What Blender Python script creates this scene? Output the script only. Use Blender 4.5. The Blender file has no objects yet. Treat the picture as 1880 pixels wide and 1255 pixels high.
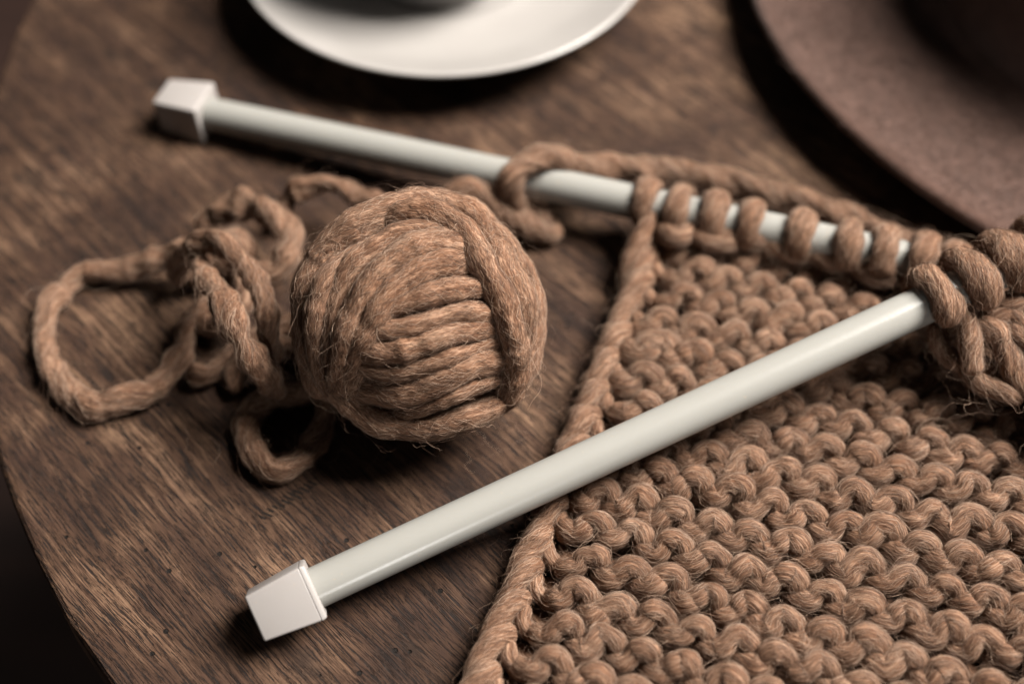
import bpy, bmesh, math, random
import numpy as np
from math import radians, sin, cos, pi, sqrt
from mathutils import Vector

random.seed(7)
RNG = np.random.default_rng(11)
CM = 0.01                      # everything below is laid out in centimetres

# ------------------------------------------------------------------ camera
scene = bpy.context.scene
PITCH, LENS, DIST = radians(52), 50.0, 44.2
CAM = np.array([0, -DIST * cos(PITCH), DIST * sin(PITCH)])
FWD = np.array([0, cos(PITCH), -sin(PITCH)])
UPV = np.array([0, sin(PITCH), cos(PITCH)])
KPX = 36.0 / LENS / 1880.0

cam_data = bpy.data.cameras.new('camera')
cam = bpy.data.objects.new('camera', cam_data)
scene.collection.objects.link(cam)
cam.location = CAM * CM
cam.rotation_euler = (pi / 2 - PITCH, 0, 0)
cam_data.lens = LENS
cam_data.sensor_width = 36
cam_data.clip_start = 0.01
cam_data.clip_end = 50
cam_data.dof.use_dof = True
cam_data.dof.focus_distance = 0.384
cam_data.dof.aperture_fstop = 4.2
cam_data.dof.aperture_blades = 9
scene.camera = cam

# ------------------------------------------------------------------ world, lamps, exposure
world = bpy.data.worlds.new('World')
scene.world = world
world.use_nodes = True
world.node_tree.nodes['Background'].inputs[0].default_value = (0.95, 0.88, 0.83, 1)
world.node_tree.nodes['Background'].inputs[1].default_value = 0.05


def area(name, loc, target, sx, sy, power, col):
    d = bpy.data.lights.new(name, 'AREA')
    d.shape = 'RECTANGLE'
    d.size, d.size_y, d.energy, d.color = sx, sy, power, col
    o = bpy.data.objects.new(name, d)
    scene.collection.objects.link(o)
    o.location = loc
    o.rotation_euler = (Vector(target) - Vector(loc)).to_track_quat('-Z', 'Y').to_euler()
    return o


area('window_light', (1.02, 0.26, 1.46), (0.02, 0, 0), 0.85, 0.85, 170, (1.0, 0.945, 0.875))
area('window_light_front', (0.80, -2.1, 0.30), (0.03, 0, 0.02), 0.05, 0.6, 11, (1.0, 0.97, 0.94))

scene.view_settings.view_transform = 'Standard'
scene.view_settings.look = 'None'
scene.view_settings.exposure = 0.0
scene.view_settings.gamma = 1.0
scene.view_settings.use_curve_mapping = False
scene.cycles.use_denoising = True
scene.cycles.max_bounces = 6
scene.cycles_curves.shape = 'RIBBONS'


# ------------------------------------------------------------------ helpers
def at(px, py, z):
    """table-space point (cm) of height z that the photograph shows at this pixel"""
    D = FWD + np.array([1.0, 0, 0]) * (px - 940) * KPX - UPV * (py - 627.5) * KPX
    return CAM + D * ((z - CAM[2]) / D[2])


def link(name, data, parent=None):
    o = bpy.data.objects.new(name, data)
    scene.collection.objects.link(o)
    if parent:
        o.parent = parent
        o.matrix_parent_inverse = parent.matrix_world.inverted()
    return o


def thing(name, label, cat, loc=(0, 0, 0), group=None):
    o = link(name, None)
    o.empty_display_size = 0.01
    o.location = np.array(loc, float) * CM
    bpy.context.view_layer.update()
    return tag(o, label, cat, group)


def tag(o, label=None, cat=None, group=None, kind=None):
    for k, v in (('label', label), ('category', cat), ('group', group), ('kind', kind)):
        if v:
            o[k] = v
    return o


def mesh_obj(name, verts, faces, mat, parent=None, smooth=True, fib=None):
    m = bpy.data.meshes.new(name)
    m.from_pydata((np.asarray(verts) * CM).tolist(), [], faces)
    m.materials.append(mat)
    if smooth:
        m.polygons.foreach_set('use_smooth', [True] * len(m.polygons))
    if fib is not None:
        a = m.attributes.new('fib', 'FLOAT_VECTOR', 'POINT')
        a.data.foreach_set('vector', np.asarray(fib, np.float32).ravel())
    m.update()
    return link(name, m, parent)


def bm_obj(name, bm, mat, parent=None, smooth=True):
    bmesh.ops.recalc_face_normals(bm, faces=bm.faces)
    for v in bm.verts:
        v.co *= CM
    m = bpy.data.meshes.new(name)
    bm.to_mesh(m)
    bm.free()
    m.materials.append(mat)
    if smooth:
        m.polygons.foreach_set('use_smooth', [True] * len(m.polygons))
    return link(name, m, parent)


class NT:
    """tiny node-tree builder"""
    def __init__(self, name):
        self.m = bpy.data.materials.new(name)
        self.m.use_nodes = True
        self.t = self.m.node_tree
        self.b = self.t.nodes['Principled BSDF']
        self.out = self.t.nodes['Material Output']

    def n(self, typ, **kw):
        nd = self.t.nodes.new('ShaderNode' + typ)
        for k, v in kw.items():
            if k in nd.inputs:
                self.put(nd.inputs[k], v)
            else:
                setattr(nd, k, v)
        return nd

    def put(self, sock, v):
        if hasattr(v, 'is_linked') or isinstance(v, bpy.types.NodeSocket):
            self.t.links.new(v, sock)
        else:
            sock.default_value = v

    def math(self, op, a, b=0.0, clamp=False):
        nd = self.t.nodes.new('ShaderNodeMath')
        nd.operation = op
        nd.use_clamp = clamp
        self.put(nd.inputs[0], a)
        self.put(nd.inputs[1], b)
        return nd.outputs[0]

    def mix(self, f, a, b, mode='MIX'):
        nd = self.t.nodes.new('ShaderNodeMix')
        nd.data_type = 'RGBA'
        nd.blend_type = mode
        self.put(nd.inputs[0], f)
        self.put(nd.inputs[6], a)
        self.put(nd.inputs[7], b)
        return nd.outputs[2]

    def ramp(self, f, stops):
        nd = self.t.nodes.new('ShaderNodeValToRGB')
        el = nd.color_ramp.elements
        while len(el) < len(stops):
            el.new(0.5)
        for e, (p, c) in zip(el, stops):
            e.position = p
            e.color = c if len(c) == 4 else (*c, 1)
        self.put(nd.inputs[0], f)
        return nd.outputs[0]

    def noise(self, vec, scale, detail=3, rough=0.55, dist=0.0, dims='3D'):
        nd = self.t.nodes.new('ShaderNodeTexNoise')
        nd.noise_dimensions = dims
        self.put(nd.inputs['Vector'], vec)
        nd.inputs['Scale'].default_value = scale
        nd.inputs['Detail'].default_value = detail
        nd.inputs['Roughness'].default_value = rough
        nd.inputs['Distortion'].default_value = dist
        return nd.outputs['Fac']

    def mapping(self, vec, scale=(1, 1, 1), rot=(0, 0, 0), loc=(0, 0, 0)):
        nd = self.t.nodes.new('ShaderNodeMapping')
        self.put(nd.inputs['Vector'], vec)
        nd.inputs['Scale'].default_value = scale
        nd.inputs['Rotation'].default_value = rot
        self.put(nd.inputs['Location'], loc)
        return nd.outputs[0]

    def bump(self, h, strength, dist, normal=None):
        nd = self.t.nodes.new('ShaderNodeBump')
        nd.inputs['Strength'].default_value = strength
        nd.inputs['Distance'].default_value = dist
        self.put(nd.inputs['Height'], h)
        if normal is not None:
            self.put(nd.inputs['Normal'], normal)
        return nd.outputs[0]

    def set(self, **kw):
        for k, v in kw.items():
            self.put(self.b.inputs[k.replace('_', ' ')], v)
        return self.m


# ------------------------------------------------------------------ materials
GRAIN = radians(-47)          # direction the boards run across the table


def wood_material():
    t = NT('oiled_oak')
    co = t.n('TexCoord').outputs['Object']
    rnd = t.n('ObjectInfo').outputs['Random']
    cm = t.mapping(co, (100, 100, 100))
    g = t.mapping(cm, rot=(0, 0, -GRAIN))                     # x along the grain, cm
    off = t.n('CombineXYZ', X=t.math('MULTIPLY', rnd, 90.0), Y=t.math('MULTIPLY', rnd, 37.0)).outputs[0]
    go = t.n('VectorMath', operation='ADD')
    t.put(go.inputs[0], g)
    t.put(go.inputs[1], off)
    go = go.outputs[0]
    warp = t.noise(t.mapping(go, (0.10, 0.35, 1)), 1.0, 3)
    wv = t.n('CombineXYZ', Y=t.math('MULTIPLY', warp, 0.8)).outputs[0]
    gw = t.n('VectorMath', operation='ADD')
    t.put(gw.inputs[0], go)
    t.put(gw.inputs[1], wv)
    gw = gw.outputs[0]
    bands = t.noise(t.mapping(gw, (0.05, 1.1, 1)), 1.0, 4, 0.6)
    streak = t.noise(t.mapping(gw, (0.13, 7.0, 1)), 1.0, 6, 0.75)
    fine = t.noise(t.mapping(gw, (0.8, 34.0, 1)), 1.0, 4, 0.7)
    pores = t.noise(t.mapping(gw, (1.3, 24.0, 1)), 1.0, 4, 0.7, 0.4)
    pores2 = t.noise(t.mapping(gw, (0.45, 13.0, 1)), 1.0, 3, 0.65, 0.3)
    blotch = t.noise(cm, 0.20, 4, 0.6)
    wear = t.noise(cm, 0.55, 6, 0.7)
    v = t.math('ADD', t.math('MULTIPLY', bands, 0.36), t.math('MULTIPLY', streak, 0.38))
    v = t.math('ADD', v, t.math('MULTIPLY', fine, 0.26))
    v = t.math('ADD', v, t.math('MULTIPLY', t.math('SUBTRACT', blotch, 0.5), 0.62))
    v = t.math('ADD', v, t.math('MULTIPLY', t.math('SUBTRACT', rnd, 0.5), 0.12))
    col = t.ramp(v, [(0.36, (0.009, 0.005, 0.004)), (0.45, (0.023, 0.0112, 0.0068)),
                     (0.55, (0.050, 0.0262, 0.0152)), (0.67, (0.150, 0.089, 0.055))])
    red = t.mix(t.math('MULTIPLY', t.ramp(wear, [(0.45, (0, 0, 0)), (0.68, (1, 1, 1))]), 0.45), col,
                (0.038, 0.019, 0.013, 1))
    # open pores: thin dark lines, denser in the early-wood bands
    pm = t.ramp(t.math('ADD', pores, t.math('MULTIPLY', t.math('SUBTRACT', streak, 0.5), 0.35)),
                [(0.43, (1, 1, 1)), (0.465, (0, 0, 0))])
    pm2 = t.ramp(t.math('ADD', pores2, t.math('MULTIPLY', t.math('SUBTRACT', wear, 0.5), 0.25)),
                 [(0.355, (1, 1, 1)), (0.385, (0, 0, 0))])
    pm = t.math('MAXIMUM', pm, pm2)
    ck = t.noise(t.mapping(gw, (0.07, 2.6, 1), loc=(3.0, 8.0, 0)), 1.0, 3, 0.55, 0.2)
    crack = t.ramp(t.math('ABSOLUTE', t.math('SUBTRACT', ck, 0.5)), [(0.004, (1, 1, 1)), (0.012, (0, 0, 0))])
    crack = t.math('MULTIPLY', crack, t.ramp(wear, [(0.46, (0, 0, 0)), (0.56, (1, 1, 1))]))
    pm = t.math('MAXIMUM', pm, crack)
    col = t.mix(t.math('MULTIPLY', pm, 0.97), red, (0.009, 0.006, 0.005, 1))
    # small dark knots
    for kx, ky, kr in ((1045, 197, 0.75), (985, 183, 0.45), (1280, 170, 0.5), (1285, 55, 0.7), (205, 100, 0.6), (60, 330, 0.8), (560, 1215, 0.9), (760, 1190, 0.4)):
        kp = at(kx, ky, 0)
        dv = t.n('VectorMath', operation='SUBTRACT')
        t.put(dv.inputs[0], cm)
        dv.inputs[1].default_value = tuple(kp)
        dl = t.n('VectorMath', operation='LENGTH')
        t.put(dl.inputs[0], t.mapping(t.mapping(dv.outputs[0], rot=(0, 0, -GRAIN)), (0.6 / kr, 1.25 / kr, 0)))
        dd = t.math('ADD', dl.outputs['Value'], t.math('MULTIPLY', t.math('SUBTRACT', t.noise(cm, 3.0, 4, 0.7), 0.5), 1.3))
        km = t.ramp(dd, [(0.12, (1, 1, 1)), (0.75, (0, 0, 0))])
        col = t.mix(t.math('MULTIPLY', km, 0.8), col, (0.016, 0.009, 0.006, 1))
    # medullary flecks across the grain
    fl = t.noise(t.mapping(gw, (5.0, 9.0, 1)), 1.0, 2, 0.5, 0.8)
    flm = t.math('MULTIPLY', t.ramp(fl, [(0.60, (0, 0, 0)), (0.68, (1, 1, 1))]),
                 t.ramp(t.noise(go, 0.30, 2), [(0.5, (0, 0, 0)), (0.62, (1, 1, 1))]))
    col = t.mix(t.math('MULTIPLY', flm, 0.5), col, (0.035, 0.022, 0.016, 1))
    # worm holes: sparse black dots
    vo = t.n('TexVoronoi')
    vo.feature = 'F1'
    vo.inputs['Scale'].default_value = 1.0
    vo.inputs['Randomness'].default_value = 1.0
    t.put(vo.inputs['Vector'], t.mapping(cm, (1, 1, 0)))
    holes = t.ramp(vo.outputs['Distance'], [(0.062, (1, 1, 1)), (0.08, (0, 0, 0))])
    col = t.mix(holes, col, (0.006, 0.004, 0.003, 1))
    # a row of saw-tooth nicks beside the small yarn loop
    p0, p1 = at(478, 950, 0), at(580, 884, 0)
    ang = math.atan2(p1[1] - p0[1], p1[0] - p0[0])
    ln = float(np.hypot(*(p1 - p0)[:2]))
    loc = t.n('VectorMath', operation='SUBTRACT')
    t.put(loc.inputs[0], cm)
    loc.inputs[1].default_value = tuple(p0)
    nk = t.n('SeparateXYZ')
    t.put(nk.inputs[0], t.mapping(loc.outputs[0], rot=(0, 0, -ang)))
    fr = t.math('FRACT', t.math('MULTIPLY', t.math('ADD', nk.outputs[0], t.math('MULTIPLY', nk.outputs[1], 0.45)), 6.2))
    wig = t.math('MULTIPLY', t.math('SUBTRACT', t.noise(cm, 5.0, 1), 0.5), 0.5)
    m1 = t.math('LESS_THAN', fr, 0.5)
    m2 = t.math('LESS_THAN', t.math('ABSOLUTE', t.math('ADD', nk.outputs[1], wig)), 0.15)
    m3 = t.math('MULTIPLY', t.math('GREATER_THAN', nk.outputs[0], 0.0), t.math('LESS_THAN', nk.outputs[0], ln))
    nick = t.math('MULTIPLY', t.math('MULTIPLY', m1, m2), m3)
    col = t.mix(t.math('MULTIPLY', nick, 1.0), col, (0.010, 0.007, 0.005, 1))
    h = t.math('SUBTRACT', t.math('MULTIPLY', fine, 0.35), t.math('MULTIPLY', pm, 0.8))
    h = t.math('SUBTRACT', h, t.math('MULTIPLY', holes, 2.0))
    h = t.math('SUBTRACT', h, t.math('MULTIPLY', nick, 1.5))
    rough = t.math('ADD', 0.62, t.math('MULTIPLY', wear, 0.25))
    return t.set(Base_Color=col, Roughness=rough, Normal=t.bump(h, 0.9, 0.0008), Specular_IOR_Level=0.18)


def wool_material(name, dark, mid, light, warm):
    t = NT(name)
    f = t.n('Attribute', attribute_name='fib').outputs['Vector']
    fine = t.noise(f, 26.0, 3, 0.65)
    clump = t.noise(t.mapping(f, (0.7, 1, 1)), 7.0, 3, 0.6)
    big = t.noise(t.mapping(t.n('TexCoord').outputs['Object'], (100, 100, 100)), 0.8, 2)
    v = t.math('ADD', t.math('MULTIPLY', fine, 0.5), t.math('MULTIPLY', clump, 0.5))
    col = t.ramp(v, [(0.33, dark), (0.5, mid), (0.66, light)])
    col = t.mix(t.math('MULTIPLY', t.ramp(big, [(0.4, (0, 0, 0)), (0.65, (1, 1, 1))]), 0.45), col, warm, 'MULTIPLY')
    h = t.math('ADD', t.math('MULTIPLY', fine, 0.5), clump)
    return t.set(Base_Color=col, Roughness=0.95, Specular_IOR_Level=0.1, Sheen_Weight=0.12, Sheen_Roughness=0.5, Sheen_Tint=(0.75, 0.5, 0.36, 1),
                 Normal=t.bump(h, 0.9, 0.0007))


def fibre_material(name, a, b, c):
    t = NT(name)
    r = t.n('HairInfo').outputs['Random']
    col = t.ramp(r, [(0.0, a), (0.55, b), (1.0, c)])
    return t.set(Base_Color=col, Roughness=0.6, Specular_IOR_Level=0.35)


def plastic_material(name, col, rough, sss=0.15):
    t = NT(name)
    co = t.mapping(t.n('TexCoord').outputs['Object'], (100, 100, 100))
    n1 = t.noise(co, 1.4, 4, 0.6)
    sm = t.noise(co, 9.0, 3, 0.6)
    speck = t.ramp(t.noise(co, 5.0, 2, 0.5), [(0.70, (0, 0, 0)), (0.74, (1, 1, 1))])
    c = t.mix(n1, tuple(x * 0.95 for x in col[:3]) + (1,), col)
    c = t.mix(t.math('MULTIPLY', speck, 0.25), c, (0.30, 0.24, 0.18, 1))
    r = t.math('ADD', rough, t.math('MULTIPLY', t.math('SUBTRACT', sm, 0.5), 0.12))
    t.b.inputs['Subsurface Radius'].default_value = (1, 0.8, 0.6)
    t.b.inputs['Subsurface Scale'].default_value = 0.002
    return t.set(Base_Color=c, Roughness=r, Subsurface_Weight=sss, Specular_IOR_Level=0.38,
                 Normal=t.bump(sm, 0.03, 0.0005))


def felt_material():
    t = NT('mauve_felt')
    co = t.mapping(t.n('TexCoord').outputs['Object'], (100, 100, 100))
    n1 = t.noise(co, 1.1, 4, 0.6)
    n2 = t.noise(co, 9.0, 4, 0.7)
    v = t.math('ADD', t.math('MULTIPLY', n1, 0.6), t.math('MULTIPLY', n2, 0.4))
    col = t.ramp(v, [(0.35, (0.050, 0.028, 0.021)), (0.65, (0.082, 0.047, 0.037))])
    return t.set(Base_Color=col, Roughness=0.95, Specular_IOR_Level=0.1, Sheen_Weight=0.3, Sheen_Roughness=0.4,
                 Normal=t.bump(n2, 0.5, 0.0008))


def china_material():
    t = NT('white_glazed_china')
    co = t.mapping(t.n('TexCoord').outputs['Object'], (100, 100, 100))
    n1 = t.noise(co, 0.5, 3, 0.5)
    c = t.mix(n1, (0.235, 0.222, 0.212, 1), (0.262, 0.249, 0.238, 1))
    return t.set(Base_Color=c, Roughness=0.28, Coat_Weight=0.3, Coat_Roughness=0.12)


def floor_material():
    t = NT('dark_floor_boards')
    co = t.mapping(t.n('TexCoord').outputs['Object'], (100, 100, 100))
    n1 = t.noise(t.mapping(co, (0.02, 0.3, 1)), 1.0, 4)
    col = t.ramp(n1, [(0.3, (0.014, 0.006, 0.004)), (0.7, (0.036, 0.016, 0.011))])
    return t.set(Base_Color=col, Roughness=0.6)


M_WOOD = wood_material()
M_WOOL = wool_material('brown_wool', (0.036, 0.016, 0.009, 1), (0.128, 0.068, 0.042, 1), (0.305, 0.190, 0.128, 1), (0.84, 0.72, 0.62, 1))
M_FIB = fibre_material('wool_fibres', (0.032, 0.0145, 0.0085), (0.130, 0.072, 0.045), (0.45, 0.318, 0.233))
M_SHAFT = plastic_material('pale_grey_plastic', (0.222, 0.219, 0.203, 1), 0.24)
M_CAP = plastic_material('pinkish_white_plastic', (0.245, 0.228, 0.219, 1), 0.4)
M_FELT = felt_material()
M_FELTFIB = fibre_material('felt_fibres', (0.045, 0.025, 0.019), (0.070, 0.040, 0.031), (0.105, 0.064, 0.051))
M_CHINA = china_material()
M_FLOOR = floor_material()


# ------------------------------------------------------------------ yarn geometry
def noise1(n, step, seed=None):
    """smooth 1-D noise of n samples, one knot each `step` samples"""
    k = max(4, int(n / step) + 4)
    kn = RNG.normal(size=k)
    return np.interp(np.linspace(0, k - 1, n), np.arange(k), kn)


def spline(ctrl, step):
    """centripetal Catmull-Rom through rows of (x, y, z, extra...)"""
    c = np.asarray(ctrl, float)
    c = np.vstack([2 * c[0] - c[1], c, 2 * c[-1] - c[-2]])
    out = []
    for i in range(1, len(c) - 2):
        p0, p1, p2, p3 = c[i - 1:i + 3]
        d = lambda a, b: max(np.linalg.norm((b - a)[:3]), 1e-4) ** 0.5
        t0, t1 = 0, d(p0, p1)
        t2 = t1 + d(p1, p2)
        t3 = t2 + d(p2, p3)
        n = max(2, int(np.linalg.norm((p2 - p1)[:3]) / step) + 1)
        t = np.linspace(t1, t2, n, endpoint=False)[:, None]
        A1 = (t1 - t) / (t1 - t0) * p0 + (t - t0) / (t1 - t0) * p1
        A2 = (t2 - t) / (t2 - t1) * p1 + (t - t1) / (t2 - t1) * p2
        A3 = (t3 - t) / (t3 - t2) * p2 + (t - t2) / (t3 - t2) * p3
        B1 = (t2 - t) / (t2 - t0) * A1 + (t - t0) / (t2 - t0) * A2
        B2 = (t3 - t) / (t3 - t1) * A2 + (t - t1) / (t3 - t1) * A3
        out.append((t2 - t) / (t2 - t1) * B1 + (t - t1) / (t2 - t1) * B2)
    out.append(c[-2][None])
    return np.vstack(out)


def frames(P):
    T = np.gradient(P, axis=0)
    T /= np.linalg.norm(T, axis=1)[:, None] + 1e-9
    N = np.zeros_like(P)
    a = np.array([0, 0, 1.0]) if abs(T[0][2]) < 0.8 else np.array([1.0, 0, 0])
    n = a - T[0] * (a @ T[0])
    n /= np.linalg.norm(n)
    for i in range(len(P)):
        n = n - T[i] * (n @ T[i])
        n /= np.linalg.norm(n) + 1e-9
        N[i] = n
    return T, N, np.cross(T, N)


class Yarn:
    """one length of wool: centre line, radius and a twist, with its loose fibres"""
    def __init__(self, ctrl, radius, step=0.10, twist=0.9, seg=16, lump=0.06, ply=0.05, squash=None, kink=0.0):
        S = spline(ctrl, step)
        self.P = S[:, :3]
        n = len(self.P)
        if kink:
            for k in range(3):
                self.P[:, k] += noise1(n, 0.9 / step) * kink
        L = np.r_[0, np.cumsum(np.linalg.norm(np.diff(self.P, axis=0), axis=1))]
        self.L = L
        self.T, self.N, self.B = frames(self.P)
        self.R = radius * (1 + lump * noise1(n, 0.45 / step) + 0.5 * lump * noise1(n, 0.18 / step))
        if S.shape[1] > 3:
            self.R = self.R * S[:, 3]
        e = np.minimum(L, L[-1] - L) / (radius * 1.0)
        self.R = self.R * np.sqrt(np.clip(1 - (1 - np.clip(e, 0, 1)) ** 2, 0.02, 1))
        self.twist, self.seg, self.ply = twist, seg, ply
        self.phase = RNG.uniform(0, 6.28)
        self.s0 = RNG.uniform(0, 300)
        self.flat = None
        if squash:                       # pressed flat against a rod: (point, direction, factor)
            q, d, f = squash
            e = self.P - q
            e = e - (e @ d)[:, None] * d
            self.flat = (e / (np.linalg.norm(e, axis=1)[:, None] + 1e-9), f)

    def profile(self, i, th):
        """radius factor on ring i at untwisted angle th"""
        a = th + self.phase
        return 1 + self.ply * np.sin(2 * a) + 0.6 * self.ply * np.sin(3 * a + 1.3 + self.phase) + 0.35 * self.ply * np.sin(7 * a + self.phase * 3)

    def mesh(self, name, mat, parent):
        n, k = len(self.P), self.seg
        th = np.arange(k) / k * 2 * pi
        rot = self.twist * self.L
        A = th[None, :] + rot[:, None]
        rad = self.R[:, None] * self.profile(None, th[None, :])
        rad = rad * (1 + 0.025 * RNG.normal(size=rad.shape))
        D = rad[..., None] * (np.cos(A)[..., None] * self.N[:, None] + np.sin(A)[..., None] * self.B[:, None])
        if self.flat:
            e, f = self.flat
            D = D - (1 - f) * (D * e[:, None]).sum(-1, keepdims=True) * e[:, None]
        V = self.P[:, None] + D
        F = np.stack([np.broadcast_to(self.s0 + self.L[:, None] * 0.22, rad.shape),
                      np.cos(th)[None] * self.R[:, None], np.sin(th)[None] * self.R[:, None]], -1)
        V = V.reshape(-1, 3)
        i = np.arange(n - 1)[:, None] * k
        j = np.arange(k)[None]
        j2 = (j + 1) % k
        Q = np.stack([i + j, i + j2, i + k + j2, i + k + j], -1).reshape(-1, 4)
        faces = Q.tolist() + [list(range(k))[::-1], list(range((n - 1) * k, n * k))]
        return mesh_obj(name, V, faces, mat, parent, fib=F.reshape(-1, 3))

    def fibres(self, density, fly=0.06, length=(0.5, 1.5), npt=9, lift=0.05, flylift=0.35):
        area_ = np.trapezoid(2 * pi * self.R, self.L) if hasattr(np, 'trapezoid') else np.trapz(2 * pi * self.R, self.L)
        k = max(1, int(area_ * density))
        tot = self.L[-1]
        ln = RNG.uniform(*length, size=k)
        s0 = RNG.uniform(-0.25 * ln, tot - 0.5 * ln)
        u = np.linspace(0, 1, npt)[None]
        s = np.clip(s0[:, None] + ln[:, None] * u, 0, tot)
        th = RNG.uniform(0, 2 * pi, k)[:, None] + (RNG.normal(size=k) * 0.55)[:, None] * u * ln[:, None] / 0.5
        th = th + RNG.uniform(0.03, 0.16, (k, 1)) * np.sin(u * ln[:, None] * RNG.uniform(9, 22, (k, 1)) + RNG.uniform(0, 6.28, (k, 1)))
        th = th + np.cumsum(RNG.normal(size=(k, npt)) * 0.05, axis=1)
        isfly = RNG.random(k) < fly
        li = np.where(isfly, RNG.uniform(0.1, 1, k) ** 2 * flylift + 0.06, RNG.uniform(-0.01, 1, k) ** 2 * lift)
        shape = np.where((RNG.random(k) < 0.5)[:, None], u ** 1.6, np.sin(u * pi))
        h = 0.008 + li[:, None] * shape
        i = np.clip(np.searchsorted(self.L, s) - 1, 0, len(self.L) - 2)
        f = ((s - self.L[i]) / (self.L[i + 1] - self.L[i] + 1e-9))[..., None]
        ip = lambda X: X[i] * (1 - f) + X[i + 1] * f
        P, N, B = ip(self.P), ip(self.N), ip(self.B)
        R = self.R[i] * (1 - f[..., 0]) + self.R[i + 1] * f[..., 0]
        a = th + self.twist * s
        rad = R * self.profile(None, th) + h
        D = rad[..., None] * (np.cos(a)[..., None] * N + np.sin(a)[..., None] * B)
        if self.flat:
            e = ip(self.flat[0])
            D = D - (1 - self.flat[1]) * (D * e).sum(-1, keepdims=True) * e
        X = P + D
        # wool crimp on the stray ends
        w = np.cumsum(RNG.normal(size=(k, npt, 3)), axis=1) * np.where(isfly, 0.075, 0.008)[:, None, None] * (u ** 0.8)[..., None]
        return X + w


def fuzz(parent, chunks, name='fuzz', mat=None, r0=0.0028, floor=0.02):
    X = np.concatenate(chunks)
    if floor is not None:
        X[..., 2] = np.maximum(X[..., 2], floor)
    k, n, _ = X.shape
    cu = bpy.data.hair_curves.new(name)
    cu.add_curves([n] * k)
    cu.attributes['position'].data.foreach_set('vector', (X * CM).astype(np.float32).ravel())
    rr = cu.attributes.get('radius') or cu.attributes.new('radius', 'FLOAT', 'POINT')
    base = RNG.uniform(0.6, 1.35, size=(k, 1)) * np.linspace(1.0, 0.35, n)[None] * r0 * CM
    rr.data.foreach_set('value', base.astype(np.float32).ravel())
    cu.materials.append(mat or M_FIB)
    o = link(name, cu, parent)
    o['kind'] = 'stuff'
    return o


# ------------------------------------------------------------------ the setting: floor and round table
bm = bmesh.new()
vs = [bm.verts.new(p) for p in ((-400, -400, -72), (400, -400, -72), (400, 400, -72), (-400, 400, -72))]
bm.faces.new(vs)
tag(bm_obj('floor', bm, M_FLOOR), kind='structure')

TC, TR_ = np.array([18.65, 11.91]), 37.4
table = thing('round_table', 'round dark oak table of joined boards under the knitting', 'table', (TC[0], TC[1], -72))
gd = np.array([cos(GRAIN), sin(GRAIN)])
gn = np.array([-gd[1], gd[0]])
seam = float((at(1266, 178, 0)[:2] - TC) @ gn)
edges = sorted([e for e in (seam + 9.6 * k for k in range(-9, 10)) if -TR_ + 1 < e < TR_ - 1])
edges = [-TR_] + edges + [TR_]
for a_, b_ in zip(edges[:-1], edges[1:]):
    lo, hi = max(a_ + 0.003, -TR_ + 0.0001), min(b_ - 0.003, TR_ - 0.0001)
    half = lambda w, R: sqrt(max(R * R - w * w, 0))
    ws = np.linspace(lo, hi, 22)

    def outline(inset, z, side):
        R = TR_ - inset
        w = np.clip(ws, -R, R)
        w = np.clip(w, lo + side, hi - side)
        right = [(half(x, R), x) for x in w]
        left = [(-half(x, R), x) for x in w[::-1]]
        return [(TC[0] + gd[0] * p + gn[0] * q, TC[1] + gd[1] * p + gn[1] * q, z) for p, q in right + left]
    rings = [outline(0.25, -2.3, 0), outline(0.0, -2.0, 0), outline(0.0, -0.28, 0), outline(0.06, -0.12, 0),
             outline(0.16, -0.03, 0), outline(0.3, 0.0, 0.003)]
    V = [p for r in rings for p in r]
    n = len(rings[0])
    F = [[k * n + i, k * n + (i + 1) % n, (k + 1) * n + (i + 1) % n, (k + 1) * n + i] for k in range(len(rings) - 1) for i in range(n)]
    F += [list(range(n))[::-1], list(range((len(rings) - 1) * n, len(rings) * n))]
    mesh_obj('plank', V, F, M_WOOD, table, smooth=False)


def lathe(name, prof, c, mat, parent=None, seg=96, tilt=None):
    V, F = [], []
    for r, z in prof:
        for k in range(seg):
            a = k / seg * 2 * pi
            p = np.array([r * cos(a), r * sin(a), z])
            V.append(p if tilt is None else tilt(p))
    V = np.array(V) + np.asarray(c, float)
    for i in range(len(prof) - 1):
        for k in range(seg):
            k2 = (k + 1) % seg
            F.append([i * seg + k, i * seg + k2, (i + 1) * seg + k2, (i + 1) * seg + k])
    if prof[0][0] > 1e-3:
        F.append(list(range(seg))[::-1])
    if prof[-1][0] > 1e-3:
        F.append(list(range((len(prof) - 1) * seg, len(prof) * seg)))
    return mesh_obj(name, V, F, mat, parent)


lathe('pedestal', [(4.5, -68), (4.5, -50), (3.6, -44), (3.6, -10), (5, -4), (9, -2.35)], (TC[0], TC[1], 0), M_WOOD, table, 32)
lathe('pedestal_foot', [(22, -71.9), (22, -70.5), (20, -69.5), (6, -67.5)], (TC[0], TC[1], 0), M_WOOD, table, 48)

# ------------------------------------------------------------------ saucer and cup
SC = at(810, -70, 1.9)
SC = np.array([-2.5, 17.82, 0.0])
saucer = thing('saucer', 'white glazed china saucer under a cup at the back of the table', 'saucer', SC)
prof = [(3.0, 0.0), (3.3, 0.0), (3.5, 0.28), (4.6, 0.55), (6.2, 1.02), (7.3, 1.55), (7.75, 1.84), (7.84, 1.92), (7.87, 2.0),
        (7.82, 2.06), (7.70, 2.05), (7.3, 1.86), (6.2, 1.36), (5.0, 1.0), (4.0, 0.80), (3.2, 0.72), (2.9, 0.60), (0.01, 0.58)]
prof = [tuple(p) for p in spline([(r, z, 0) for r, z in prof], 0.12)[:, :2]]
lathe('plate', prof, SC, M_CHINA, saucer, 128)
CC = SC + np.array([-0.45, 0.2, 0.62])
cup = thing('cup', 'white china cup standing on the saucer, cut off by the top edge', 'cup', CC)
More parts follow.
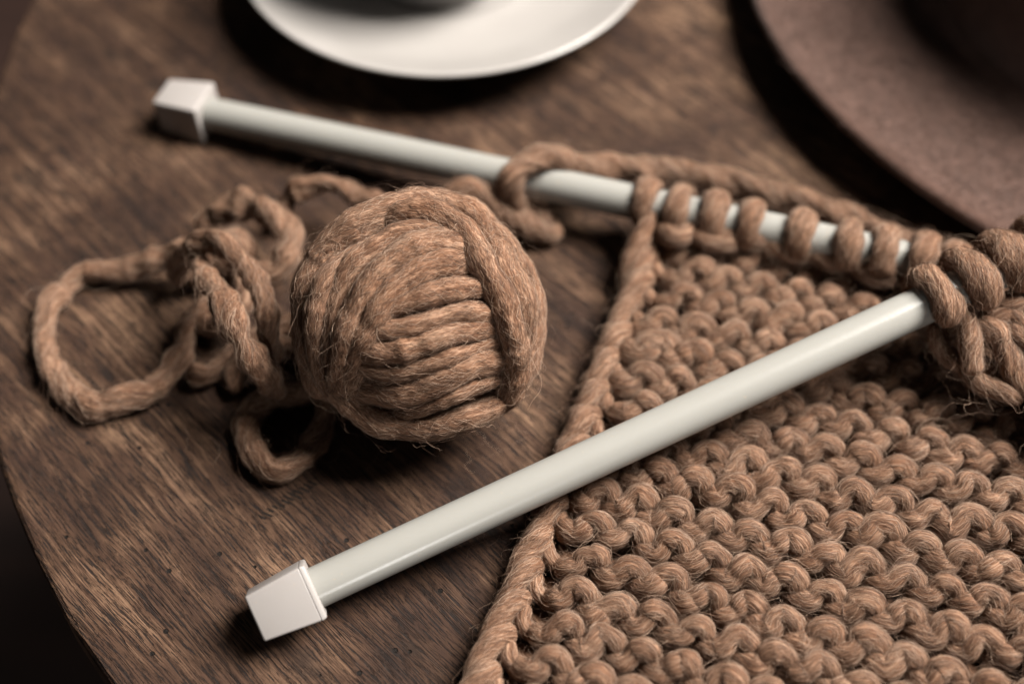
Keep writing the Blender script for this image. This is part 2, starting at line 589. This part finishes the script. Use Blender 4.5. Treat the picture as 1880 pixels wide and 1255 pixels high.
prof = [(2.35, 0.0), (2.6, 0.0), (2.65, 0.35), (2.9, 0.7), (3.6, 1.6), (4.1, 3.2), (4.3, 5.2), (4.4, 6.4), (4.36, 6.5), (4.25, 6.4),
        (4.12, 5.2), (3.9, 3.2), (3.4, 1.7), (2.4, 0.9), (0.01, 0.8)]
prof = [tuple(p) for p in spline([(r, z, 0) for r, z in prof], 0.15)[:, :2]]
lathe('bowl', prof, CC, M_CHINA, cup, 96)
h = Yarn([(3.9, 0.3, 5.3), (5.4, 0.4, 5.6), (6.4, 0.5, 4.6), (6.0, 0.5, 3.0), (4.6, 0.4, 2.0), (3.7, 0.3, 1.8)], 0.38, twist=0, lump=0, ply=0)
h.P += CC
hm = h.mesh('handle', M_CHINA, cup)

# ------------------------------------------------------------------ felt hat
HC = np.array([25.4, 16.2, 0.0])
hat = thing('felt_hat', 'mauve brown felt hat lying brim down beside the knitting', 'hat', HC)


def wavy(p):
    r = math.hypot(p[0], p[1])
    a = math.atan2(p[1], p[0])
    k = max(0, (r - 9) / 7.5)
    return np.array([p[0], p[1], p[2] + k * (0.30 * sin(2 * a + 0.6) + 0.12 * sin(5 * a + 2))])


brim_top = [(9.6, 1.15), (10.4, 0.85), (11.6, 0.80), (13.2, 0.98), (14.8, 1.28), (15.9, 1.52), (16.25, 1.58)]
brim_edge = [(16.50, 1.58), (16.68, 1.36), (16.54, 1.10), (16.2, 1.0)]
brim_low = [(14.8, 0.84), (13.2, 0.56), (11.6, 0.40), (10.4, 0.42), (9.4, 0.6)]
prof = [tuple(p) for p in spline([(r, z, 0) for r, z in brim_top + brim_edge + brim_low], 0.25)[:, :2]]
lathe('brim', prof, HC, M_FELT, hat, 160, wavy)
crown = [(9.55, 0.62), (9.5, 1.6), (9.3, 3.5), (9.0, 6.5), (8.4, 9.4), (7.4, 10.8), (5.5, 11.2), (3.0, 10.8), (0.01, 10.4)]
prof = [tuple(p) for p in spline([(r, z, 0) for r, z in crown], 0.3)[:, :2]]
lathe('crown', prof, HC, M_FELT, hat, 120)
k = 45000
ang = RNG.uniform(pi * 0.8, pi * 1.75, k)
rr_ = np.sqrt(RNG.uniform(10.2 ** 2, 16.5 ** 2, k))
zz = np.interp(rr_, [p[0] for p in brim_top] + [16.48], [p[1] for p in brim_top] + [1.5])
base = np.stack([rr_ * np.cos(ang), rr_ * np.sin(ang), zz], -1)
base = np.array([wavy(p) for p in base]) + HC
dirs = RNG.normal(size=(k, 3)) * np.array([0.18, 0.18, 0.04]) + np.array([0, 0, 0.11])
outw = np.stack([np.cos(ang), np.sin(ang), 0 * ang], -1) * (rr_ > 15.9)[:, None] * 0.12
X = base[:, None] + (dirs + outw)[:, None] * np.linspace(0, 1, 4)[None, :, None]
fuzz(hat, [X], 'nap', M_FELTFIB, r0=0.006, floor=None)

# ------------------------------------------------------------------ knitting needles
RN = 0.56


def unit(v):
    v = np.asarray(v, float)
    return v / np.linalg.norm(v)


def needle(name, label, A, B, roll, length):
    """A: middle of the cap, B: a point on the axis"""
    ax = unit(B - A)
    side = unit(np.cross(ax, [0, 0, 1]))
    up = np.cross(side, ax)
    c, s = cos(roll), sin(roll)
    e1, e2 = side * c + up * s, up * c - side * s
    root = thing(name, label, 'knitting needle', A, 'pair of plastic knitting needles')
    # shaft with a drawn-out rounded tip
    st = [(0.55, RN), (1.0, RN), (length - 3.2, RN), (length - 2.0, RN * 0.86), (length - 0.9, RN * 0.5), (length - 0.3, RN * 0.3),
          (length - 0.06, RN * 0.16), (length, 0.01)]
    V, F = [], []
    N = 48
    fine = []
    for (s0, r0), (s1, r1) in zip(st[:-1], st[1:]):
        m = 10
        fine += [(s0 + (s1 - s0) * i / m, r0 + (r1 - r0) * i / m) for i in range(m)]
    fine.append(st[-1])
    for s_, r_ in fine:
        for k in range(N):
            a = 2 * pi * k / N
            V.append(A + ax * s_ + r_ * (cos(a) * e1 + sin(a) * e2))
    for i in range(len(fine) - 1):
        for k in range(N):
            F.append([i * N + k, i * N + (k + 1) % N, (i + 1) * N + (k + 1) % N, (i + 1) * N + k])
    mesh_obj('shaft', V, F, M_SHAFT, root)

    # square tapering cap, rounded edges, with a thin collar towards the shaft
    def block(nm, x0, h0, x1, h1, bev, mat):
        bm = bmesh.new()
        vv = []
        for x, h_ in ((x0, h0), (x1, h1)):
            for sx, sy in ((-1, -1), (1, -1), (1, 1), (-1, 1)):
                vv.append(bm.verts.new(A + ax * x + e1 * sx * h_ + e2 * sy * h_))
        for f in ((0, 1, 2, 3), (7, 6, 5, 4), (0, 4, 5, 1), (1, 5, 6, 2), (2, 6, 7, 3), (3, 7, 4, 0)):
            bm.faces.new([vv[i] for i in f])
        bmesh.ops.bevel(bm, geom=list(bm.edges), offset=bev, segments=4, profile=0.5, affect='EDGES')
        o = bm_obj(nm, bm, mat, root)
        return o
    block('end_cap', -0.86, 0.64, 0.74, 0.765, 0.07, M_CAP)
    block('collar', 0.70, 0.775, 0.87, 0.74, 0.05, M_CAP)
    return A, ax


NA0 = at(524, 1104, 1.05)
NA1 = at(1690, 562, 3.8)
NA = needle('knitting_needle', 'front pale grey knitting needle lying across the knitted piece', NA0, NA1, radians(-36), 34)
NB0 = at(343, 200, 0.80)
NB1 = at(1150, 368, 1.55)
NB = needle('knitting_needle', 'back pale grey knitting needle holding the top row of loops', NB0, NB1, radians(0), 27.5)

# ------------------------------------------------------------------ knitted swatch
swatch = thing('knitted_piece', 'chunky brown garter stitch knitting held on the two needles', 'knitting', at(1190, 430, 0))
SW = []          # loose fibres of the swatch

S_SHAPE = np.array([   # one purl bump pair: u along the row, v towards the viewer, n up
    (-0.48, 0.00, -0.48, 0.85), (-0.51, 0.14, -0.06, 1.0), (-0.36, 0.26, 0.12, 1.12), (-0.12, 0.28, 0.20, 1.15), (0.05, 0.15, 0.30, 1.05),
    (0.12, -0.03, 0.38, 1.02), (0.27, -0.17, 0.45, 1.06), (0.48, -0.19, 0.43, 1.07), (0.65, -0.11, 0.30, 1.0), (0.73, 0.00, 0.04, 0.9), (0.69, 0.06, -0.40, 0.75)])


class Sheet:
    """bilinear patch of fabric: corners (cm), u along the rows, v down the rows"""
    def __init__(self, tl, tr, bl, br, lumps=0.12):
        self.c = [np.asarray(x, float) for x in (tl, tr, bl, br)]
        self.lumps = lumps

    def p(self, u, v):
        tl, tr, bl, br = self.c
        q = (tl * (1 - u) + tr * u) * (1 - v) + (bl * (1 - u) + br * u) * v
        q = q.copy()
        q[2] += self.lumps * (sin(5.1 * u + 3.3 * v + 0.4) * sin(6.2 * v - 2.2 * u + 1.0))
        return q

    def frame(self, u, v):
        e = 1e-3
        du = unit(self.p(u + e, v) - self.p(u - e, v))
        dv = unit(self.p(u, v + e) - self.p(u, v - e))
        n = unit(np.cross(dv, du))
        return self.p(u, v), du, dv, n


def stitch(sheet, u, v, pu, pv, parent, r=0.31, fat=1.0, den=150, name='stitch', flip=False):
    o, du, dv, n = sheet.frame(u, v)
    sh = S_SHAPE.copy()
    sh[:, 0] *= pu / 1.12
    sh[:, 1] *= pv / 1.18
    sh[:, 1] *= RNG.uniform(0.90, 1.08)
    sh[1:-1, :3] += RNG.normal(size=(len(sh) - 2, 3)) * np.array([0.030, 0.022, 0.032])
    sh[:, 3] *= 1 + RNG.normal(size=len(sh)) * 0.07
    tw = RNG.normal() * 0.05
    c = [o + du * (a + b * tw) + dv * (b - a * tw) + n * h_ for a, b, h_, _ in sh]
    y = Yarn(np.c_[np.array(c), sh[:, 3]], r * fat * RNG.uniform(0.87, 1.13), step=0.075, twist=RNG.uniform(0.5, 1.1), seg=16, lump=0.035, ply=0.035)
    y.mesh(name, M_WOOL, parent)
    SW.append(y.fibres(den, fly=0.12, length=(0.35, 1.1), lift=0.03, flylift=0.17))
    return y


ZF = 0.62
sh_tl = at(1196, 432, ZF)
sh_tr = sh_tl + 13.4 * np.array([cos(radians(-12.5)), sin(radians(-12.5)), 0])
sh_bl = at(868, 1255, ZF)
dvn = unit(sh_bl - sh_tl)
sh_bl = sh_bl + dvn * 2.7
sh_br = sh_bl + 14.0 * np.array([cos(radians(-23)), sin(radians(-23)), 0])
main = Sheet(sh_tl, sh_tr, sh_bl, sh_br)
VL = np.linalg.norm(sh_bl - sh_tl)
NR = 18
pv = VL / (NR + 0.1)
NC = 12
for j in range(NR):
    v = (j + 0.62) / (NR + 0.1)
    row = link('row', None, swatch)
    row.empty_display_size = 0.01
    wid = np.linalg.norm(main.p(1, v) - main.p(0, v))
    pu = (wid - 1.0) / NC
    ph = RNG.uniform(-0.22, 0.22)
    for i in range(NC):
        u = (0.78 + (i + 0.5 + ph + RNG.normal() * 0.03) * pu) / wid
        fat = 1.0
        if j == 4 and i in (0, 1):
            fat = 1.5
        stitch(main, u, v + RNG.normal() * 0.0025, pu, pv, row, r=0.293, fat=fat * (1 + 0.05 * sin(i * 1.3 + j * 2.1)))
    # the recessed row between this ridge and the next, seen only in the gaps
    ctrl = []
    vb = v + 0.5 / (NR + 0.1)
    for i in range(NC * 2 + 2):
        o, du, dv, n = main.frame((0.6 + i * pu * 0.48) / wid, min(vb, 1.0))
        ctrl.append(o + n * (-0.56 + 0.05 * (i % 2)) + dv * (0.16 if i % 2 else -0.16))
    y = Yarn(ctrl, 0.27, step=0.14, seg=12)
    y.mesh('row_between', M_WOOL, row)
    SW.append(y.fibres(45, fly=0.05))

# chain selvedges: one long slanting stitch for each ridge
for side, rows in ((0, NR), (1, NR)):
    edge = link('selvedge', None, swatch)
    for j in range(-1, rows):
        v = (j + 0.55) / (NR + 0.1)
        o, du, dv, n = main.frame(float(side), v)
        sg = 1 if side == 0 else -1
        q = pv
        pts = [(0.34, -0.66 * q, -0.20, 0.8), (0.34, -0.52 * q, 0.16, 0.98), (0.24, -0.22 * q, 0.32, 1.05), (0.12, 0.14 * q, 0.28, 1.05),
               (0.03, 0.48 * q, 0.16, 1.0), (-0.02, 0.80 * q, -0.04, 0.92), (0.02, 1.0 * q, -0.30, 0.8)]
        jit = RNG.normal(size=(len(pts), 3)) * 0.03 + RNG.normal(size=(1, 3)) * np.array([0.06, 0.04, 0.03])
        c = np.array([o + sg * du * (a + 0.0) + dv * b + n * h_ for a, b, h_, _ in pts]) + jit
        y = Yarn(np.c_[c, [p[3] for p in pts]], 0.30 * RNG.uniform(0.94, 1.07), step=0.08, twist=1.4, seg=16, lump=0.03, ply=0.05)
        y.mesh('edge_stitch', M_WOOL, edge)
        SW.append(y.fibres(110, fly=0.07, length=(0.4, 1.1), lift=0.04))
        # small knot that ties the edge to the first bump
        pts = [(0.55, -0.30 * q, -0.3), (0.52, -0.12 * q, 0.10), (0.66, 0.10 * q, 0.16), (0.84, 0.20 * q, 0.0), (0.95, 0.1 * q, -0.3)]
        c = np.array([o + sg * du * a + dv * b + n * h_ for a, b, h_ in pts]) + RNG.normal(size=(5, 3)) * 0.03
        y = Yarn(c, 0.235, step=0.08, seg=14)
        y.mesh('edge_knot', M_WOOL, edge)
        SW.append(y.fibres(90, fly=0.05, length=(0.3, 0.9)))


def needle_loop(A, ax, s, r_y, parent, lean=0.0, a0=-130, a1=130, rn=RN, hug=0.6, den=110, flat=0.6):
    """yarn loop lying over a needle at distance s from its cap; angles measured from straight up, + towards the viewer"""
    side = unit(np.cross(ax, [0, 0, 1]))          # towards the viewer
    if side[1] > 0:
        side = -side
    up = unit(np.cross(ax, side))
    if up[2] < 0:
        up = -up
    ctrl = []
    R = rn + r_y * hug * flat
    for k in range(9):
        a = radians(a0 + (a1 - a0) * k / 8)
        ctrl.append(np.r_[A + ax * (s + lean * (k / 8 - 0.5)) + R * (cos(a) * up + sin(a) * side), 1.0 + 0.08 * RNG.normal()])
    y = Yarn(ctrl, r_y, step=0.09, twist=1.0, seg=18, lump=0.05, ply=0.05, squash=(A, ax, flat))
    y.mesh('needle_loop', M_WOOL, parent)
    SW.append(y.fibres(den, fly=0.06, length=(0.4, 1.1)))


def free_yarn(name, pts, r, parent, sink, step=0.09, den=100, fly=0.06, twist=1.0, lump=0.05, ply=0.05, kink=0.0, length=(0.4, 1.2), flylift=0.35):
    """pts: (pixel x, pixel y, height cm[, thickness])"""
    c = [np.r_[at(p[0], p[1], p[2]), p[3] if len(p) > 3 else 1.0] for p in pts]
    y = Yarn(c, r, step=step, twist=twist, seg=18, lump=lump, ply=ply, kink=kink)
    y.mesh(name, M_WOOL, parent)
    sink.append(y.fibres(den, fly=fly, length=length, flylift=flylift))
    return y


def along(A, ax, px):
    """distance along a needle axis at which it crosses picture column px"""
    lo, hi = 0.0, 60.0
    for _ in range(50):
        m = (lo + hi) / 2
        w = A + ax * m - CAM
        x = 940 + w[0] / (w @ FWD) / KPX
        lo, hi = (m, hi) if x < px else (lo, m)
    return lo


top = link('top_row', None, swatch)
free_yarn('edge_stitch', [(1146, 520, 0.6, .9), (1160, 480, 1.0), (1176, 440, 1.35), (1190, 408, 1.6), (1196, 392, 1.5, .9)], 0.31, top, SW, twist=1.4)
for px, r_ in ((1187, 0.33), (1246, 0.36), (1312, 0.40), (1378, 0.34), (1470, 0.36), (1556, 0.37), (1622, 0.36), (1692, 0.38), (1750, 0.36)):
    needle_loop(NB[0], NB[1], along(*NB, px), r_ * 1.02, top, lean=RNG.uniform(-0.05, 0.28), a0=-140, a1=116, hug=0.7, flat=0.58)
# purl bumps hanging right under the loops
for px, py, w in ((1238, 436, 0.75), (1312, 444, 1.25), (1375, 440, 1.1), (1450, 462, 1.2), (1530, 480, 1.1), (1612, 505, 1.1), (1690, 520, 1.1)):
    c = at(px, py - 4, 1.5)
    d = unit(sh_tr - sh_tl)
    q = np.array([0.2, -1, 0]) * 0.2
    pts = [c - d * 0.46 * w + [0, 0.2, -0.35], c - d * 0.40 * w + [0, 0, 0.05], c - d * 0.1 * w + q + [0, 0, 0.1], c + d * 0.26 * w + q * 0.6 + [0, 0, 0.12],
           c + d * 0.46 * w + [0, 0.15, 0.0], c + d * 0.5 * w + [0, 0.3, -0.35]]
    y = Yarn(pts, 0.36, step=0.08, seg=16)
    y.mesh('stitch', M_WOOL, top)
    SW.append(y.fibres(100))

ctrl = []
for i in range(24):
    o, du, dv, n = main.frame(0.04 + i * 0.038, -0.012)
    ctrl.append(o + n * (0.15 + 0.06 * (i % 2)) + dv * (0.12 if i % 2 else -0.12))
y = Yarn(ctrl, 0.33, step=0.12, seg=12)
y.mesh('row_between', M_WOOL, top)
SW.append(y.fibres(80))

# the corner of the piece that the front needle lifts
lifted = link('lifted_corner', None, swatch)
for px, r_ in ((1712, 0.40), (1779, 0.46), (1846, 0.46), (1912, 0.45), (1980, 0.45)):
    needle_loop(NA[0], NA[1], along(*NA, px), r_, lifted, lean=0.16, a0=-150, a1=105, hug=0.6, flat=0.8)
for nm, r, pts in (
        ('edge_stitch', 0.33, [(1742, 572, 3.2, .8), (1757, 553, 3.6), (1770, 575, 3.6), (1779, 610, 3.35), (1782, 650, 3.0), (1788, 690, 2.6, .9)]),
        ('edge_stitch', 0.36, [(1790, 610, 2.9, .8), (1806, 600, 3.3), (1830, 612, 3.3), (1847, 645, 3.05), (1866, 690, 2.7), (1895, 725, 2.3, .9)]),
        ('edge_stitch', 0.36, [(1860, 690, 2.3, .8), (1885, 690, 2.7), (1910, 730, 2.5), (1925, 790, 2.0), (1935, 850, 1.4, .9)]),
        ('stitch', 0.30, [(1796, 560, 3.0, .8), (1806, 536, 3.5), (1818, 548, 3.65), (1818, 578, 3.4), (1806, 598, 2.9, .8)]),
        ('stitch', 0.34, [(1822, 575, 3.0, .8), (1835, 560, 3.5), (1858, 556, 3.7), (1880, 540, 3.7), (1902, 548, 3.2, .8)]),
        ('stitch', 0.31, [(1812, 600, 2.9, .8), (1828, 586, 3.4), (1850, 577, 3.5), (1870, 592, 3.4), (1885, 615, 3.0, .8)]),
        ('stitch', 0.31, [(1846, 606, 2.9, .8), (1862, 610, 3.3), (1882, 625, 3.35), (1905, 620, 3.3), (1925, 600, 3.0, .8)]),
        ('stitch', 0.31, [(1880, 590, 3.0, .8), (1892, 575, 3.5), (1915, 570, 3.6), (1935, 585, 3.4), (1950, 610, 3.0, .8)]),
        ('stitch', 0.33, [(1880, 660, 2.6, .8), (1900, 650, 3.0), (1930, 660, 3.0), (1955, 690, 2.8), (1970, 730, 2.4, .8)]),
        ('stitch', 0.30, [(1762, 640, 2.4, .8), (1775, 680, 2.3), (1805, 706, 2.3), (1845, 718, 2.4), (1880, 735, 2.2, .8)]),
        ('stitch', 0.28, [(1712, 590, 2.9, .8), (1730, 640, 2.5), (1760, 665, 2.4), (1800, 670, 2.4), (1830, 690, 2.4, .8)])):
    free_yarn(nm, pts, r, lifted, SW, den=120, fly=0.10)
flap = Sheet(at(1812, 620, 2.7), at(2200, 470, 4.6), at(1930, 780, 1.9), at(2250, 700, 3.2), 0)
for j in range(3):
    for i in range(4):
        stitch(flap, 0.16 + i * 0.25, 0.2 + j * 0.33, 1.25, 1.0, lifted, r=0.34)
# a tuft of pulled fibres under the lifted corner
c = at(1835, 730, 2.0)
kt = 26
hd = np.cumsum(RNG.normal(size=(kt, 22, 3)) * 0.45, axis=1) + RNG.normal(size=(kt, 1, 3)) * 1.2
hd /= np.linalg.norm(hd, axis=2, keepdims=True)
tuft = RNG.normal(size=(kt, 1, 3)) * np.array([0.35, 0.2, 0.15]) + np.cumsum(hd * 0.075, axis=1) + c
SWT = [tuft]
fuzz(swatch, SW, 'fuzz')
fuzz(swatch, SWT, 'loose_fibres', r0=0.003)

# ------------------------------------------------------------------ ball of yarn
RB = 3.44
BC = at(772, 586, RB)
ball = thing('yarn_ball', 'round ball of thick brown wool yarn in the middle of the table', 'yarn ball', (BC[0], BC[1], 0))
BF = []


def on_ball(px, py, R):
    D = FWD + np.array([1.0, 0, 0]) * (px - 940) * KPX - UPV * (py - 627.5) * KPX
    D = unit(D)
    oc = CAM - BC
    b = D @ oc
    disc = b * b - (oc @ oc - R * R)
    if disc >= 0:
        return CAM + D * (-b - sqrt(disc))
    q = CAM - D * b
    return BC + unit(q - BC) * R


core = []
bmc = bmesh.new()
bmesh.ops.create_icosphere(bmc, subdivisions=4, radius=RB - 1.0)
for v in bmc.verts:
    v.co = v.co + Vector(BC)
bm_obj('core', bmc, M_WOOL, ball)
# buried turns that round the ball off on every side
for k in range(22):
    a = RNG.normal(size=3)
    a = unit(a)
    e1 = unit(np.cross(a, [0.3, 0.8, 0.5]))
    e2 = np.cross(a, e1)
    off = RNG.uniform(-0.45, 0.45) * RB
    Rk = RB - 0.98
    rr0 = sqrt(Rk ** 2 - off ** 2)
    t0 = RNG.uniform(0, 6.28)
    pts = [BC + a * off + rr0 * (cos(t0 + x) * e1 + sin(t0 + x) * e2) for x in np.linspace(0, 2 * pi * 0.97, 30)]
    y = Yarn(pts, 0.40, step=0.18, seg=12, lump=0.08)
    y.mesh('wrap', M_WOOL, ball)
    BF.append(y.fibres(45, fly=0.08))


def wraps(lst, R, r, tail=True, face=False):
    for item in lst:
        pts, rs = item if isinstance(item, tuple) else (item, 1.0)
        q = [on_ball(x, y, R) for x, y in pts]
        if tail:     # both ends run on round the ball and dive under
            for end in (0, -1):
                p, pn = (q[0], q[1]) if end == 0 else (q[-1], q[-2])
                d = unit(p - pn)
                e = []
                cur = p
                for k in range(1, 5):
                    cur = BC + unit(cur + d * 0.5 - BC) * (R - 0.16 * k)
                    e.append(cur)
                q = e[::-1] + q if end == 0 else q + e
        y = Yarn(q, r * rs * RNG.uniform(0.96, 1.16), step=0.10, twist=RNG.uniform(0.1, 0.4), seg=22, lump=0.07, ply=0.07, kink=0.02)
        y.flat = ((y.P - BC) / np.linalg.norm(y.P - BC, axis=1)[:, None], 1.0 if face else RNG.uniform(0.8, 1.0))
        y.mesh('wrap', M_WOOL, ball)
        BF.append(y.fibres(70, fly=0.08, length=(0.4, 1.2), lift=0.018, flylift=0.25))


# innermost visible turns, running across the face of the ball
wraps([([(722, 528), (770, 512), (830, 496), (884, 488)], 1.1), ([(700, 572), (770, 548), (840, 532), (908, 530)], 1.25),
       ([(684, 610), (760, 596), (850, 574), (918, 572)], 0.95), ([(676, 646), (750, 640), (830, 612), (922, 590)], 1.2),
       ([(668, 668), (730, 682), (820, 656), (930, 608)], 0.9), ([(684, 712), (760, 712), (850, 672), (934, 640)], 1.3),
       ([(716, 752), (780, 738), (850, 706), (942, 668)], 1.0), ([(690, 756), (790, 766), (880, 728), (945, 690)], 1.15),
       ([(640, 722), (720, 782), (800, 794), (880, 766), (945, 722)], 1.1)], RB - 0.70, 0.315, face=True)
# the arcs on the left of the face
wraps([([(842, 474), (790, 490), (735, 525), (690, 585), (655, 650), (640, 712)], 1.0),
       ([(838, 450), (770, 455), (700, 500), (655, 570), (636, 640), (632, 705)], 1.12),
       ([(826, 428), (745, 428), (680, 465), (632, 530), (617, 610), (622, 680)], 1.08)], RB - 0.50, 0.38)
wraps([([(900, 440), (930, 500), (958, 565), (968, 630), (960, 700)], 1.0)], RB - 0.46, 0.38)
# outer bands
wraps([([(870, 385), (800, 372), (720, 388), (650, 422), (600, 470), (572, 530), (566, 600), (580, 680)], 1.16),
       ([(730, 372), (655, 398), (598, 448), (562, 512), (553, 585), (566, 650)], 1.0),
       ([(760, 392), (800, 398), (845, 424), (885, 482), (918, 545), (938, 615), (944, 690), (930, 740)], 1.02),
       ([(770, 366), (820, 376), (880, 405), (930, 452), (968, 510), (986, 575), (982, 640), (962, 705)], 0.98),
       ([(604, 520), (590, 575), (586, 640), (606, 702), (650, 748), (710, 778), (770, 786), (850, 768), (915, 735), (968, 690)], 0.88)],
      RB - 0.24, 0.425)
fuzz(ball, BF)

# ------------------------------------------------------------------ loose yarn beside the ball
tangle = thing('loose_yarn', 'tangle of loose brown yarn loops left of the ball', 'yarn', at(330, 620, 0))
TF = []
for r, pts in (
        (0.40, [(470, 470, 0.9), (425, 452, 1.5), (370, 452, 1.6), (300, 470, 1.1), (225, 492, 0.6), (150, 508, 0.45), (100, 548, 0.42),
                (80, 605, 0.42), (100, 675, 0.42), (150, 733, 0.42, 1.1), (210, 742, 0.42, 1.15), (280, 715, 0.42, 1.05), (328, 655, 0.45), (352, 600, 0.6),
                (400, 560, 0.6), (460, 545, 0.6)]),
        (0.44, [(370, 425, 0.6), (405, 390, 1.2), (462, 380, 1.7, 1.1), (512, 402, 1.9, 1.15), (533, 450, 1.8, 1.1), (512, 492, 1.4), (465, 505, 0.9), (420, 512, 0.5)]),
        (0.36, [(325, 520, 0.6), (340, 465, 2.0), (375, 438, 3.0), (425, 455, 3.3), (462, 505, 3.3), (484, 565, 2.9), (490, 620, 2.0), (500, 672, 0.9)]),
        (0.42, [(362, 470, 1.8, .7), (388, 520, 3.1, .85), (425, 585, 3.5, 1.1), (455, 640, 3.2, 1.15), (484, 685, 2.4, 1.05), (512, 715, 1.0, .9)]),
        (0.38, [(650, 690, 0.9), (560, 722, 0.6), (492, 728, 0.5), (450, 770, 0.42, 1.1), (463, 830, 0.42, 1.12), (512, 860, 0.42, 1.05), (562, 838, 0.42), (588, 780, 0.5), (590, 720, 0.9),
                (600, 660, 1.2)]),
        (0.36, [(505, 410, 0.5), (535, 362, 1.2), (590, 342, 1.7), (645, 350, 1.8), (690, 378, 1.7), (730, 420, 1.4)]),
        (0.38, [(345, 690, 0.36), (385, 690, 0.36), (430, 650, 0.4), (490, 610, 0.5), (580, 590, 0.8)]),
        (0.36, [(345, 520, 0.5), (395, 478, 1.2), (450, 500, 1.6, 1.1), (446, 560, 1.4), (395, 595, 0.8), (340, 575, 0.4, .8)]),
        (0.36, [(430, 720, 0.4), (435, 670, 0.6), (480, 640, 0.6), (560, 640, 0.6), (620, 620, 0.8)])):
    free_yarn('loop', pts, r * 0.84, tangle, TF, step=0.12, den=85, fly=0.07, twist=0.9, lump=0.13, ply=0.13, kink=0.055, length=(0.5, 1.6))
# stray hairs shed on the table around the ball and the edge of the knitting
for px, py, k in ((1010, 780, 9), (960, 830, 9), (880, 1000, 4), (650, 830, 5), (420, 760, 6), (880, 820, 6), (1010, 560, 6), (300, 800, 4)):
    c = at(px, py, 0.03)
    a = RNG.uniform(0, 6.28, (k, 1)) + np.cumsum(RNG.normal(size=(k, 9)) * 0.5, axis=1)
    st = np.stack([np.cos(a), np.sin(a), 0.15 * RNG.random(a.shape)], -1) * 0.14
    TF.append(c + RNG.normal(size=(k, 1, 3)) * np.array([0.5, 0.5, 0.0]) + np.cumsum(st, axis=1) * np.array([1, 1, 0.3]))
fuzz(tangle, TF)

# ------------------------------------------------------------------ working yarn from the ball to the needles
work = thing('working_yarn', 'strand of brown yarn running behind the back needle to the knitting', 'yarn', at(1100, 305, 0))
WF = []
free_yarn('strand', [(800, 390, 1.6), (850, 352, 2.0), (885, 362, 1.7), (930, 392, 1.1), (980, 422, 0.6), (1008, 428, 0.40), (1000, 405, 0.36), (960, 392, 0.5),
                     (938, 365, 1.5), (940, 330, 2.35), (965, 300, 2.5), (1005, 287, 2.35), (1050, 302, 1.8), (1110, 306, 1.4, 1.08), (1200, 312, 1.1, 1.12),
                     (1300, 326, 0.9, 1.1), (1400, 348, 0.8), (1500, 378, 0.8, 1.08), (1600, 418, 0.8), (1700, 462, 0.8), (1780, 500, 0.7)],
          0.40, work, WF, step=0.12, den=110, fly=0.08, twist=1.5, lump=0.07, ply=0.11, kink=0.03, length=(0.5, 1.4))
fuzz(work, WF)
